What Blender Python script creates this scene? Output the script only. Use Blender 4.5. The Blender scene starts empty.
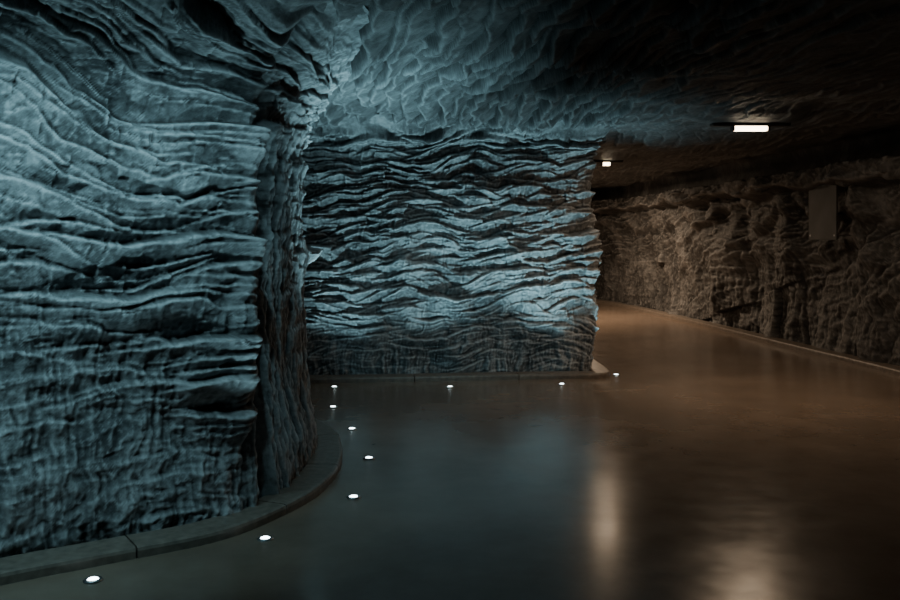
import bpy, bmesh, math
import numpy as np
from mathutils import Vector

scene = bpy.context.scene
H = 2.86

# ------------------------------------------------------------ noise helpers
def hsh(ix, iy, seed):
    x = ix.astype(np.int64) & 0xffffffff
    y = iy.astype(np.int64) & 0xffffffff
    h = (x * 374761393 + y * 668265263 + seed * 974711) & 0xffffffff
    h = ((h ^ (h >> 13)) * 1274126177) & 0xffffffff
    h = ((h ^ (h >> 15)) * 2246822519) & 0xffffffff
    h = h ^ (h >> 16)
    return (h & 0xffffff) / float(0xffffff)

def noise(x, y, seed=0):
    ix = np.floor(x); iy = np.floor(y)
    fx = x - ix; fy = y - iy
    ix = ix.astype(np.int64); iy = iy.astype(np.int64)
    def g(dx, dy):
        a = hsh(ix + dx, iy + dy, seed) * 2 * np.pi
        return np.cos(a) * (fx - dx) + np.sin(a) * (fy - dy)
    u = fx**3 * (fx * (fx * 6 - 15) + 10); v = fy**3 * (fy * (fy * 6 - 15) + 10)
    a = g(0, 0) * (1 - u) + g(1, 0) * u
    b = g(0, 1) * (1 - u) + g(1, 1) * u
    return (a * (1 - v) + b * v) * 1.5

def fbm(x, y, seed=0, o=4, gain=0.5):
    r = 0; a = 1; f = 1
    for i in range(o):
        r = r + a * noise(x * f + 13.7 * i, y * f - 7.3 * i, seed + i * 17)
        a *= gain; f *= 2.03
    return r

def worley(x, y, seed=0):
    ix = np.floor(x).astype(np.int64); iy = np.floor(y).astype(np.int64)
    best = np.full(x.shape, 9.0)
    for dx in (-1, 0, 1):
        for dy in (-1, 0, 1):
            px = ix + dx + 0.15 + 0.7 * hsh(ix + dx, iy + dy, seed)
            py = iy + dy + 0.15 + 0.7 * hsh(ix + dx, iy + dy, seed + 91)
            best = np.minimum(best, (px - x)**2 + (py - y)**2)
    return best

def chips(x, y, seed=0, bow=0.5, tilt=1.3, drop=6.5, hv=0.5):
    """overlapping crescent chips left by the cutter (max of many shingles)"""
    ix = np.floor(x).astype(np.int64); iy = np.floor(y).astype(np.int64)
    best = np.full(x.shape, -9.0)
    for dx in (-1, 0, 1):
        for dy in (-2, -1, 0, 1):
            cx = ix + dx; cy = iy + dy
            r1 = hsh(cx, cy, seed); r2 = hsh(cx, cy, seed + 91); r3 = hsh(cx, cy, seed + 57); r4 = hsh(cx, cy, seed + 33)
            ux = x - (cx + 0.1 + 0.8 * r1)
            uy = y - (cy + 0.1 + 0.8 * r2) + bow * ux * ux * (r3 * 1.6 - 0.6) + ux * tilt * (r4 - 0.5)
            t = np.where(uy < 0, 1 + uy * 0.75, 1 - uy * drop)
            t = t - 0.85 * ux * ux + hv * (r3 - 0.5)
            best = np.maximum(best, t)
    return best

def facets(x, y, seed=0, k=1.0):
    """broken angular facets: upper envelope of randomly tilted planes"""
    ix = np.floor(x).astype(np.int64); iy = np.floor(y).astype(np.int64)
    best = np.full(x.shape, -9.0)
    for dx in (-1, 0, 1):
        for dy in (-1, 0, 1):
            cx = ix + dx; cy = iy + dy
            ux = x - (cx + 0.1 + 0.8 * hsh(cx, cy, seed)); uy = y - (cy + 0.1 + 0.8 * hsh(cx, cy, seed + 91))
            a = (hsh(cx, cy, seed + 3) - 0.5) * k; b_ = (hsh(cx, cy, seed + 5) - 0.5) * k
            t = 1 + a * ux + b_ * uy - 0.9 * np.maximum(np.abs(ux), np.abs(uy))
            best = np.maximum(best, t)
    return best

def sst(a, b, x):
    t = np.clip((x - a) / (b - a), 0, 1)
    return t * t * (3 - 2 * t)

# ------------------------------------------------------------ mesh helpers
def grid_mesh(name, P, mat, flip=False):
    n, m, _ = P.shape
    me = bpy.data.meshes.new(name)
    idx = np.arange(n * m).reshape(n, m)
    a = idx[:-1, :-1].ravel(); b = idx[1:, :-1].ravel(); c = idx[1:, 1:].ravel(); d = idx[:-1, 1:].ravel()
    q = np.stack([a, b, c, d] if not flip else [a, d, c, b], 1)
    nf = len(q)
    me.vertices.add(n * m); me.vertices.foreach_set('co', P.reshape(-1).astype(np.float32))
    me.loops.add(nf * 4); me.loops.foreach_set('vertex_index', q.ravel().astype(np.int32))
    me.polygons.add(nf)
    me.polygons.foreach_set('loop_start', np.arange(0, nf * 4, 4, dtype=np.int32))
    me.polygons.foreach_set('use_smooth', np.ones(nf, dtype=bool))
    me.update(calc_edges=True); me.validate()
    me.materials.append(mat)
    ob = bpy.data.objects.new(name, me)
    scene.collection.objects.link(ob)
    return ob

def catmull(pts, step):
    pts = np.array(pts, float)
    P = np.vstack([2 * pts[0] - pts[1], pts, 2 * pts[-1] - pts[-2]])
    out = []
    for i in range(1, len(P) - 2):
        p0, p1, p2, p3 = P[i-1:i+3]
        t = np.linspace(0, 1, 60, endpoint=False)[:, None]
        out.append(0.5 * ((2*p1) + (-p0+p2)*t + (2*p0-5*p1+4*p2-p3)*t**2 + (-p0+3*p1-3*p2+p3)*t**3))
    out.append(pts[-1][None])
    C = np.vstack(out)
    L = np.r_[0, np.cumsum(np.linalg.norm(np.diff(C, axis=0), axis=1))]
    if callable(step):
        s = [0.0]
        while s[-1] < L[-1]:
            k = np.searchsorted(L, s[-1])
            s.append(s[-1] + step(C[min(k, len(C)-1)]))
        s[-1] = L[-1]; s = np.array(s)
    else:
        s = np.linspace(0, L[-1], int(L[-1] / step) + 1)
    Q = np.stack([np.interp(s, L, C[:, 0]), np.interp(s, L, C[:, 1])], 1)
    T = np.gradient(Q, axis=0)
    k = 5
    T = np.stack([np.convolve(np.pad(T[:, j], k, mode='edge'), np.ones(2*k+1)/(2*k+1), 'valid') for j in (0, 1)], 1)
    T /= np.linalg.norm(T, axis=1)[:, None] + 1e-9
    return Q, T, s

def wall_strip(name, pts, mat, hfun, side=1, step=0.01, vstep=0.01, r=0.45, Hc=H, batter=0.1):
    """rock wall following a plan path; side=+1 -> corridor is on the right of travel"""
    Q, T, s = catmull(pts, step)
    N = np.stack([T[:, 1], -T[:, 0]], 1) * side
    Ls = Hc - r; La = r * math.pi / 2
    tt = np.linspace(-0.05, Ls + La + 0.1, int((Ls + La) / vstep))
    ang = np.clip((tt - Ls) / r, 0, math.pi / 2)
    z = np.where(tt < Ls, tt, Ls + r * np.sin(ang)) + 0.16 * sst(Ls + La * 0.55, Ls + La + 0.1, tt)
    off = np.where(tt < Ls, 0, r * (1 - np.cos(ang))) + np.clip(tt - Ls - La, 0, 1)
    off = off + batter * np.exp(-((tt) / 0.6)**2)
    nh = np.cos(ang); nz = -np.sin(ang)
    S, TT = np.meshgrid(s, tt, indexing='ij')
    h = hfun(S, TT, Q)
    h = h * (1 - 0.8 * sst(Ls + La * 0.6, Ls + La, TT))
    o = off[None] + h * nh[None]
    P = np.zeros(S.shape + (3,))
    P[..., 0] = Q[:, 0][:, None] + N[:, 0][:, None] * o
    P[..., 1] = Q[:, 1][:, None] + N[:, 1][:, None] * o
    P[..., 2] = z[None] + h * nz[None]
    return grid_mesh(name, P, mat, flip=(side < 0))

# ------------------------------------------------------------ materials
def nodes(name):
    m = bpy.data.materials.new(name); m.use_nodes = True
    nt = m.node_tree
    return m, nt, nt.nodes['Principled BSDF']

def rock_mat(name, dark, mid, light, rough=0.62, bump=0.85, scale=1.0, cav_shade=0.25):
    m, nt, b = nodes(name)
    N = nt.nodes.new; L = nt.links.new
    tc = N('ShaderNodeTexCoord')
    n1 = N('ShaderNodeTexNoise'); n1.inputs['Scale'].default_value = 2.6 * scale; n1.inputs['Detail'].default_value = 10; n1.inputs['Roughness'].default_value = 0.76; n1.inputs['Distortion'].default_value = 0.3
    L(tc.outputs['Object'], n1.inputs['Vector'])
    cr = N('ShaderNodeValToRGB')
    e = cr.color_ramp.elements
    e[0].position = 0.38; e[0].color = (*dark, 1)
    e[1].position = 0.64; e[1].color = (*light, 1)
    x = e.new(0.5); x.color = (*mid, 1)
    L(n1.outputs['Fac'], cr.inputs[0])
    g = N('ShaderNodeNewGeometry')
    # pale salt dust on worn crests
    r2 = N('ShaderNodeMapRange'); r2.inputs['From Min'].default_value = 0.5; r2.inputs['From Max'].default_value = 0.57
    L(g.outputs['Pointiness'], r2.inputs['Value'])
    n3 = N('ShaderNodeTexNoise'); n3.inputs['Scale'].default_value = 30; n3.inputs['Detail'].default_value = 5
    L(tc.outputs['Object'], n3.inputs['Vector'])
    mm = N('ShaderNodeMath'); mm.operation = 'MULTIPLY'
    L(r2.outputs[0], mm.inputs[0]); L(n3.outputs['Fac'], mm.inputs[1])
    mx = N('ShaderNodeMix'); mx.data_type = 'RGBA'
    L(mm.outputs[0], mx.inputs['Factor']); L(cr.outputs[0], mx.inputs['A'])
    mx.inputs['B'].default_value = (min(light[0]*2.1, 1), min(light[1]*2.1, 1), min(light[2]*2.1, 1), 1)
    # shade between the ridges, painted into the colour where pointiness is low
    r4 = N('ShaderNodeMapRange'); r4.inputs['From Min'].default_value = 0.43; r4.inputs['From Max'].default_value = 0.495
    r4.inputs['To Min'].default_value = cav_shade; r4.inputs['To Max'].default_value = 1.0
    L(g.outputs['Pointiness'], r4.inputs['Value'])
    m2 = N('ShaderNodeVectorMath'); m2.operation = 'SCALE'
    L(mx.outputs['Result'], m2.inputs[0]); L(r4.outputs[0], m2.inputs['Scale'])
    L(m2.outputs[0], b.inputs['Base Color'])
    b.inputs['Roughness'].default_value = rough
    n2 = N('ShaderNodeTexNoise'); n2.inputs['Scale'].default_value = 16; n2.inputs['Detail'].default_value = 10; n2.inputs['Roughness'].default_value = 0.78
    L(tc.outputs['Object'], n2.inputs['Vector'])
    bp = N('ShaderNodeBump'); bp.inputs['Strength'].default_value = bump; bp.inputs['Distance'].default_value = 0.04
    L(n2.outputs['Fac'], bp.inputs['Height']); L(bp.outputs[0], b.inputs['Normal'])
    return m

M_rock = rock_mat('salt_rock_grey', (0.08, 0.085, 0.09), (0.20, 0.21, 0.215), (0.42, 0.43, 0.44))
M_ceil = rock_mat('salt_rock_ceiling', (0.045, 0.048, 0.05), (0.085, 0.09, 0.093), (0.17, 0.177, 0.18), cav_shade=0.2)
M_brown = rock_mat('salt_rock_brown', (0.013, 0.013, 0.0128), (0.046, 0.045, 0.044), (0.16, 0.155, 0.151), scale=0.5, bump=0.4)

def simple(name, col, rough=0.6, metal=0.0, nscale=20, var=0.3, bump=0.2):
    m, nt, b = nodes(name)
    N = nt.nodes.new; L = nt.links.new
    tc = N('ShaderNodeTexCoord')
    n = N('ShaderNodeTexNoise'); n.inputs['Scale'].default_value = nscale; n.inputs['Detail'].default_value = 6
    L(tc.outputs['Object'], n.inputs['Vector'])
    cr = N('ShaderNodeValToRGB'); e = cr.color_ramp.elements
    e[0].position = 0.3; e[0].color = (*[c * (1 - var) for c in col], 1)
    e[1].position = 0.7; e[1].color = (*[min(1, c * (1 + var)) for c in col], 1)
    L(n.outputs['Fac'], cr.inputs[0]); L(cr.outputs[0], b.inputs['Base Color'])
    bp = N('ShaderNodeBump'); bp.inputs['Strength'].default_value = bump; bp.inputs['Distance'].default_value = 0.01
    L(n.outputs['Fac'], bp.inputs['Height']); L(bp.outputs[0], b.inputs['Normal'])
    b.inputs['Roughness'].default_value = rough; b.inputs['Metallic'].default_value = metal
    return m

def emis(name, col, st):
    m, nt, b = nodes(name)
    b.inputs['Base Color'].default_value = (*col, 1)
    b.inputs['Emission Color'].default_value = (*col, 1)
    b.inputs['Emission Strength'].default_value = st
    return m

M_curb = simple('curb_timber', (0.17, 0.14, 0.115), 0.4)
M_metal = simple('brushed_metal', (0.35, 0.35, 0.36), 0.4, 1.0)
M_dark = simple('painted_housing', (0.04, 0.035, 0.03), 0.5)
M_led = emis('led_lens', (0.8, 0.95, 1.0), 14)
M_tube = emis('lamp_diffuser', (1.0, 0.80, 0.56), 12)
M_sign = simple('sign_sheet', (0.04, 0.04, 0.04), 0.6, 0, 3, 0.5)

# floor: polished screed
M_floor, nt, b = nodes('polished_screed')
N = nt.nodes.new; L = nt.links.new
tc = N('ShaderNodeTexCoord')
n = N('ShaderNodeTexNoise'); n.inputs['Scale'].default_value = 0.9; n.inputs['Detail'].default_value = 10; n.inputs['Roughness'].default_value = 0.68
L(tc.outputs['Object'], n.inputs['Vector'])
cr = N('ShaderNodeValToRGB'); e = cr.color_ramp.elements
e[0].position = 0.3; e[0].color = (0.14, 0.105, 0.08, 1); e[1].position = 0.72; e[1].color = (0.265, 0.20, 0.152, 1)
L(n.outputs['Fac'], cr.inputs[0]); L(cr.outputs[0], b.inputs['Base Color'])
n2 = N('ShaderNodeTexNoise'); n2.inputs['Scale'].default_value = 4; n2.inputs['Detail'].default_value = 6; n2.inputs['Roughness'].default_value = 0.6
L(tc.outputs['Object'], n2.inputs['Vector'])
mr = N('ShaderNodeMapRange'); mr.inputs['To Min'].default_value = 0.12; mr.inputs['To Max'].default_value = 0.30
L(n2.outputs['Fac'], mr.inputs['Value']); L(mr.outputs[0], b.inputs['Roughness'])
bp = N('ShaderNodeBump'); bp.inputs['Strength'].default_value = 0.08; bp.inputs['Distance'].default_value = 0.01
L(n2.outputs['Fac'], bp.inputs['Height']); L(bp.outputs[0], b.inputs['Normal'])

# ------------------------------------------------------------ rock relief
def relief(S, Z, seed, slope, amp=1.0, f=5.0, low=0.95, len_=1.25, warp=0.15, bigA=0.125, medA=0.045, tilt=1.1, striA=0.042, dip=0.45):
    w = fbm(S * 0.75, Z * 0.9, seed, 2) * warp
    w2 = fbm(S * 3.0, Z * 3.0, seed + 5, 3)
    zz = Z + slope + w
    up = 0.15 + 0.85 * sst(low - 0.5, low + 0.4, Z + 0.5 * fbm(S * 1.2, Z * 0.6, seed + 3, 2))
    big = chips(S * len_ + 0.12 * w2, zz * f + 0.12 * w2, seed + 8, 0.5, tilt, 6.5, 0.7)
    # second pass of the cutter at another dip, biting through the first
    p2 = fbm(S * 0.9, Z * 1.1, seed + 70, 2)
    bigb = chips(S * len_ * 1.2 + 0.12 * w2, (zz + dip * S) * f * 0.9 + 0.12 * w2, seed + 108, 0.5, tilt, 6.5, 0.7)
    big = np.maximum(big, bigb - 0.25 + 0.8 * p2)
    med = chips(S * len_ * 2.3 + 0.15 * w2, (zz - 0.06 * S) * f * 1.9 + 0.2 * w2, seed + 21, 0.5, 1.4)
    fac = facets(S * 4.2 + 0.3 * w2, zz * 8.5 + 0.3 * w2, seed + 140, 2.6)
    sml = facets(S * 13 + 0.5 * w2, Z * 20 + w2, seed + 150, 3.0)
    patch = sst(-0.35, 0.35, fbm(S * 1.3, Z * 1.5, seed + 60, 2))
    h = up * (bigA * big * (0.4 + 0.6 * patch) + medA * med * (1.3 - 0.6 * patch) + 0.024 * fac) + (0.4 + 0.6 * up) * 0.012 * sml
    h = h + 0.07 * fbm(S * 0.9, Z * 0.9, seed + 40, 3) + 0.010 * fbm(S * 10, Z * 12, seed + 44, 4, 0.6)
    stri = fbm(S * 8 + 0.4 * w2, Z * 1.2, seed + 50, 4, 0.58)
    h = h + (1.1 - up) * striA * stri + (1 - up) * 0.03 * med * patch
    return h * amp - 0.11

def h_left(S, Z, Q):
    k = np.argmin((Q[:, 0] + 1.20)**2 + (Q[:, 1] - 5.19)**2)
    d = S - S[k, 0]
    slope = np.where(d < 0, 0.30 * np.maximum(d, -2.2) * sst(1.2, 2.8, Z), 0.0)
    h = relief(S, Z, 3, slope, 1.0, 4.5, 1.0, 0.95, 0.12, 0.18, 0.06, 0.8, 0.034, 0.14)
    m = sst(-0.02, 0.1, d) * (1 - sst(1.8, 2.2, d)) * (1 - 0.7 * sst(2.0, 2.5, Z))
    h = (h + 0.11) * (1 - 0.82 * m) - 0.13 + 0.07 * m
    wob = 0.05 * fbm(Z * 1.5, Z * 0 + 2.2, 71, 3)
    h = h + 0.07 * np.exp(-((d + wob) / 0.08)**2) * sst(0.2, 0.8, Z) - 0.15 * np.exp(-((d - 0.2 + wob) / 0.10)**2)
    h = h + 0.05 * m * fbm(S * 9, Z * 0.9, 80, 5, 0.6) + 0.012 * m * fbm(S * 16, Z * 9, 85, 3)
    return h

def h_back(S, Z, Q):
    x = Q[:, 0][:, None]
    return relief(S, Z, 117, -0.05 * (x + 1.6) * sst(0.4, 1.6, Z), 0.85, 5.4, 0.42, 1.5, 0.15, 0.14, 0.06, 1.1, 0.04, 0.16)

def h_right(S, Z, Q):
    sl = 0.30 * S + 0.2 * np.sin(S * 0.9)
    h = relief(S * 0.6, Z, 211, sl, 0.9, 2.2, 1.2, 0.8)
    blk = facets(S * 0.9, Z * 0.6 + 0.15 * S, 222, 1.6)
    n_ = fbm(S * 0.8, Z * 0.3, 9, 3)
    return h + 0.12 * sst(1.8, 2.0, Z + 0.3 * n_) + 0.38 * sst(2.26, 2.36, Z + 0.10 * n_) + 0.22 * fbm(S * 0.6, Z * 0.2, 15, 3) + 0.22 * blk - 0.22

# --- left pillar wall
left_pts = [(-4.6, -2.5), (-4.7, 0), (-4.3, 2.2), (-3.2, 3.6), (-2.28, 4.38), (-1.66, 4.83),
            (-1.23, 5.16), (-1.12, 5.48), (-1.08, 6.0), (-1.09, 6.6), (-1.24, 7.3), (-1.7, 8.05), (-2.6, 8.6), (-4.2, 8.9), (-6, 9)]
fine = lambda p: 0.009 if (p[1] > 3.3 and p[0] > -2.9 and p[1] < 7.8) else 0.03
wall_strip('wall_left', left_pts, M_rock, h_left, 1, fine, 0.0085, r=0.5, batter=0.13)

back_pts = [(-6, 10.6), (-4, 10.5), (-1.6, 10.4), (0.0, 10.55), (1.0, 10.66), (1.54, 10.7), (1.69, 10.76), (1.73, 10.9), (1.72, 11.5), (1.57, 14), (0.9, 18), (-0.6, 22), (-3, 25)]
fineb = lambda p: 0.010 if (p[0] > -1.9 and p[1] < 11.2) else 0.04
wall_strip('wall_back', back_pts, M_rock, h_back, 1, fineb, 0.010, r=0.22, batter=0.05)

right_pts = [(5.9, -2.5), (5.85, 2), (5.75, 7), (5.5, 10.67), (5.25, 13.1), (4.85, 16.9), (4.42, 20.3), (3.95, 22.9), (2.6, 26), (0, 28), (-3, 29)]
finer = lambda p: 0.02 if p[1] > 8 else 0.06
wall_strip('wall_right', right_pts, M_brown, h_right, -1, finer, 0.016, r=0.3, batter=0.05)

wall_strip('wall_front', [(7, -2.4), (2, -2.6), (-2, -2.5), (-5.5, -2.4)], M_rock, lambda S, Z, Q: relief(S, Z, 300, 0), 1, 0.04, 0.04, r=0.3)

# --- ceiling
lamps = [((3.08, 9.24, 2.745), 0.8, 0.36, 38), ((2.36, 13.6, 2.75), 0.5, 0.13, 10), ((2.2, 18.6, 2.75), 0.8, 0.36, 210)]
def ax(a, b_, c, d, f1, f2):
    return np.unique(np.round(np.r_[np.arange(a, b_, f2), np.arange(b_, c, f1), np.arange(c, d, f2)], 4))
xs = ax(-6.2, -2.6, 4.6, 7.2, 0.012, 0.06)
ys = ax(-2.8, 3.9, 11.5, 29.5, 0.014, 0.06)
X, Y = np.meshgrid(xs, ys, indexing='ij')
w = fbm(X * 0.6, Y * 0.6, 400, 3) * 0.5
w2 = fbm(X * 2.2, Y * 2.2, 405, 3)
# pick marks run along the passage, bending away from the pillar shoulder
u = X + 0.22 * np.sin(Y * 0.9 - 0.6) + 0.12 * w - 0.35 * np.exp(-((Y - 4.5) / 1.3)**2)
c1 = chips(Y * 1.1 + w2 * 0.25, -u * 6.0 + w2 * 0.40, 410, 0.6, 0.7, 6.0, 0.3)
c2 = worley(X * 5 + w2, Y * 4 + w2, 420)
m = sst(-0.4, 0.3, fbm(X * 0.8, Y * 0.8, 430, 2))
calm = 1 - 0.75 * sst(1.2, 2.2, X)
hc = (0.19 * c1 * (0.5 + 0.5 * m) - 0.125 + 0.015 * np.sqrt(c2)) * calm + 0.06 * fbm(X * 0.5, Y * 0.5, 440, 3) + 0.006 * fbm(X * 9, Y * 9, 450, 4, 0.6)
lip = 0.05 * np.exp(-((Y - 8.95 - 0.1 * w) / 0.16)**2) * sst(1.2, 2.0, X)
Zc = H - (hc - 0.03) - lip
for (lx, ly, lz), wd_, _, _ in lamps:
    k = 1 - sst(0.0, 1.0, np.maximum(np.abs(X - lx) - wd_ * 0.45, 0) / 0.5 + np.maximum(np.abs(Y - ly) - 0.06, 0) / 0.4)
    Zc = Zc * (1 - k) + (lz + 0.055 + 0.01 * w2) * k
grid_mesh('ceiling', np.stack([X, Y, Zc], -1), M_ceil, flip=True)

# --- floor
xs = np.linspace(-6.2, 7.2, 120); ys = np.linspace(-2.8, 29.5, 240)
X, Y = np.meshgrid(xs, ys, indexing='ij')
grid_mesh('floor', np.stack([X, Y, 0.003 * fbm(X * 0.7, Y * 0.7, 500, 2) - 0.003], -1), M_floor)

# ------------------------------------------------------------ curbs
def curb(name, pts, width, height, seg, mat, side=1):
    Q, T, s = catmull(pts, 0.04)
    Nn = np.stack([T[:, 1], -T[:, 0]], 1) * side
    bm = bmesh.new()
    prof = [(-0.16, 0.0), (-0.16, height), (width - 0.02, height), (width - 0.006, height - 0.006), (width, height - 0.02), (width, -0.01)]
    s0 = 0.0; Lt = s[-1]
    while s0 < Lt - 0.05:
        s1 = min(s0 + seg, Lt)
        ss = np.linspace(s0 + 0.005, s1 - 0.005, 14)
        rings = []
        for t in ss:
            x = np.interp(t, s, Q[:, 0]); y = np.interp(t, s, Q[:, 1])
            nx = np.interp(t, s, Nn[:, 0]); ny = np.interp(t, s, Nn[:, 1])
            rings.append([bm.verts.new((x + nx * o, y + ny * o, z)) for o, z in prof])
        for a, c in zip(rings[:-1], rings[1:]):
            for i in range(len(prof)):
                j = (i + 1) % len(prof)
                bm.faces.new((a[i], a[j], c[j], c[i]))
        bm.faces.new(rings[0]); bm.faces.new(rings[-1][::-1])
        s0 = s1
    bmesh.ops.recalc_face_normals(bm, faces=bm.faces)
    me = bpy.data.meshes.new(name); bm.to_mesh(me); bm.free(); me.materials.append(mat)
    ob = bpy.data.objects.new(name, me); scene.collection.objects.link(ob)
    return ob

curb('baseboard_left', [(-4.5, 0), (-4.1, 2.1), (-3.1, 3.42), (-2.15, 4.20), (-1.72, 4.50), (-1.25, 4.85), (-0.98, 5.35), (-0.86, 5.8),
      (-0.83, 6.3), (-0.88, 6.8), (-1.02, 7.4), (-1.5, 8.15), (-2.6, 8.75), (-4.2, 9.0)], 0.06, 0.055, 0.95, M_curb)
curb('baseboard_back', [(-4, 10.25), (-1.6, 10.12), (0, 10.27), (1.0, 10.38), (1.62, 10.43), (1.80, 10.52), (1.83, 10.7), (1.82, 11.5), (1.70, 14), (1.1, 18)], 0.06, 0.06, 1.2, M_curb)
curb('baseboard_right', [(5.6, 2), (5.5, 7), (5.32, 10.67), (5.08, 13.1), (4.68, 16.9), (4.27, 20.3), (3.8, 22.9), (2.5, 25.8)], 0.05, 0.07, 2.0, M_curb, side=-1)

# ------------------------------------------------------------ floor studs (recessed uplights)
def lathe(bm, prof, seg=24, c=(0, 0, 0), mi=0):
    rings = []
    for r, z in prof:
        rings.append([bm.verts.new((c[0] + r * math.cos(2*math.pi*k/seg), c[1] + r * math.sin(2*math.pi*k/seg), c[2] + z)) for k in range(seg)])
    for a, d in zip(rings[:-1], rings[1:]):
        for k in range(seg):
            f = bm.faces.new((a[k], a[(k+1) % seg], d[(k+1) % seg], d[k])); f.material_index = mi; f.smooth = True
    f = bm.faces.new(rings[-1]); f.material_index = mi

stud_me = bpy.data.meshes.new('floor_light')
bm = bmesh.new()
lathe(bm, [(0.044, -0.006), (0.044, 0.003), (0.040, 0.006), (0.028, 0.007), (0.026, 0.004)], mi=0)
lathe(bm, [(0.026, 0.004), (0.022, 0.008), (0.015, 0.010), (0.002, 0.011)], mi=1)
bm.to_mesh(stud_me); bm.free()
stud_me.materials.append(M_metal); stud_me.materials.append(M_led)
TEAL = (0.42, 0.80, 0.91)
def spot(name, loc, tgt, power, col, angle, blend=1.0, size=0.03):
    l = bpy.data.lights.new(name, 'SPOT'); l.energy = power; l.color = col
    l.spot_size = math.radians(angle); l.spot_blend = blend; l.shadow_soft_size = size
    o = bpy.data.objects.new(name, l); o.location = loc
    o.rotation_euler = (Vector(tgt) - Vector(loc)).to_track_quat('-Z', 'Y').to_euler()
    scene.collection.objects.link(o)
# x, y, aim dx, dy (at ceiling height), power, cone
studs = [(-3.55, 2.45, 0.1, -0.1, 60, 70), (-2.55, 3.45, 0.15, -0.15, 95, 68), (-1.68, 4.235, 0.2, -0.1, 95, 66), (-0.99, 4.82, 0.25, 0.0, 65, 60), (-0.60, 5.6, 0.1, 0.1, 75, 55), (-0.595, 6.6, 0.05, 0, 340, 55),
         (-0.83, 7.62, 0.0, 0, 500, 60), (-1.12, 8.62, 0.0, 0.3, 370, 68), (-1.26, 9.8, 0.2, 0.1, 95, 105), (0.0, 9.8, 0, 0.2, 115, 112), (1.24, 9.98, -0.1, 0.35, 175, 98), (1.97, 10.67, -0.1, 0.2, 85, 50)]
for x, y, dx, dy, p, cone in studs:
    o = bpy.data.objects.new('floor_light', stud_me); o.location = (x, y, 0); scene.collection.objects.link(o)
    spot('uplight_beam', (x, y, 0.03), (x + dx, y + dy, 2.8), p, TEAL, cone)

# ------------------------------------------------------------ ceiling lamps
def box(bm, x0, x1, y0, y1, z0, z1, mi=0, bev=0.0):
    r = bmesh.ops.create_cube(bm, size=1)
    for v in r['verts']:
        v.co = Vector(((x0 + x1) / 2 + v.co.x * (x1 - x0), (y0 + y1) / 2 + v.co.y * (y1 - y0), (z0 + z1) / 2 + v.co.z * (z1 - z0)))
    fs = set(f for v in r['verts'] for f in v.link_faces)
    for f in fs: f.material_index = mi
    if bev:
        es = list(set(e for v in r['verts'] for e in v.link_edges))
        rb = bmesh.ops.bevel(bm, geom=es, offset=bev, segments=3, affect='EDGES')
        for f in rb['faces']: f.material_index = mi

WARM = (1.0, 0.73, 0.49)
def lamp(loc, wide, tube, power):
    me = bpy.data.meshes.new('ceiling_lamp'); bm = bmesh.new()
    box(bm, -wide/2, wide/2, -0.06, 0.06, 0.02, 0.065, 0, 0.008)
    box(bm, -tube/2, tube/2, -0.045, 0.045, -0.025, 0.022, 1, 0.010)
    for sx in (-1, 1):
        box(bm, sx*tube/2 - 0.012, sx*tube/2 + 0.012, -0.05, 0.05, -0.03, 0.03, 0, 0.004)
    bm.to_mesh(me); bm.free()
    me.materials.append(M_dark); me.materials.append(M_tube)
    o = bpy.data.objects.new('ceiling_lamp', me); o.location = loc; scene.collection.objects.link(o)
    l = bpy.data.lights.new('lamp_light', 'AREA'); l.shape = 'RECTANGLE'; l.size = tube; l.size_y = 0.09; l.energy = power; l.color = WARM
    lo = bpy.data.objects.new('lamp_light', l); lo.parent = o; lo.location = (0, 0, -0.035); scene.collection.objects.link(lo)
for a in lamps: lamp(*a)

me = bpy.data.meshes.new('wall_sign'); bm = bmesh.new()
box(bm, -0.02, 0.0, -0.36, 0.36, -0.40, 0.40, 0, 0.006)
for sy in (-1, 1):
    for sz in (-1, 1):
        box(bm, -0.025, 0.2, sy*0.31 - 0.012, sy*0.31 + 0.012, sz*0.34 - 0.012, sz*0.34 + 0.012, 1)
bm.to_mesh(me); bm.free(); me.materials.append(M_sign); me.materials.append(M_metal)
o = bpy.data.objects.new('wall_sign', me); o.location = (4.98, 12.0, 2.0); o.rotation_euler = (0, 0, math.radians(6)); scene.collection.objects.link(o)

# added teal fill spots, no fixtures: graze the left rock, wash the far wall
spot('spot_graze_a', (-1.9, 3.4, 2.55), (-2.4, 4.4, 1.45), 78, TEAL, 115)
spot('spot_graze_b', (-0.95, 4.15, 2.66), (-1.6, 4.95, 1.5), 46, TEAL, 105)
spot('spot_graze_c', (-2.9, 2.8, 2.55), (-3.0, 3.7, 1.6), 54, TEAL, 110)
spot('spot_wash', (0.8, 4.2, 2.6), (0.1, 10.5, 0.7), 260, TEAL, 32)

wd = bpy.data.worlds.new('World'); scene.world = wd; wd.use_nodes = True
wd.node_tree.nodes['Background'].inputs[0].default_value = (0.15, 0.2, 0.25, 1)
wd.node_tree.nodes['Background'].inputs[1].default_value = 0.02

cam = bpy.data.cameras.new('camera'); cam.lens = 36; cam.sensor_width = 36; cam.shift_y = -60 / 900
co = bpy.data.objects.new('camera', cam); co.location = (0, 0, 1.6); co.rotation_euler = (math.pi / 2, 0, 0)
scene.collection.objects.link(co); scene.camera = co
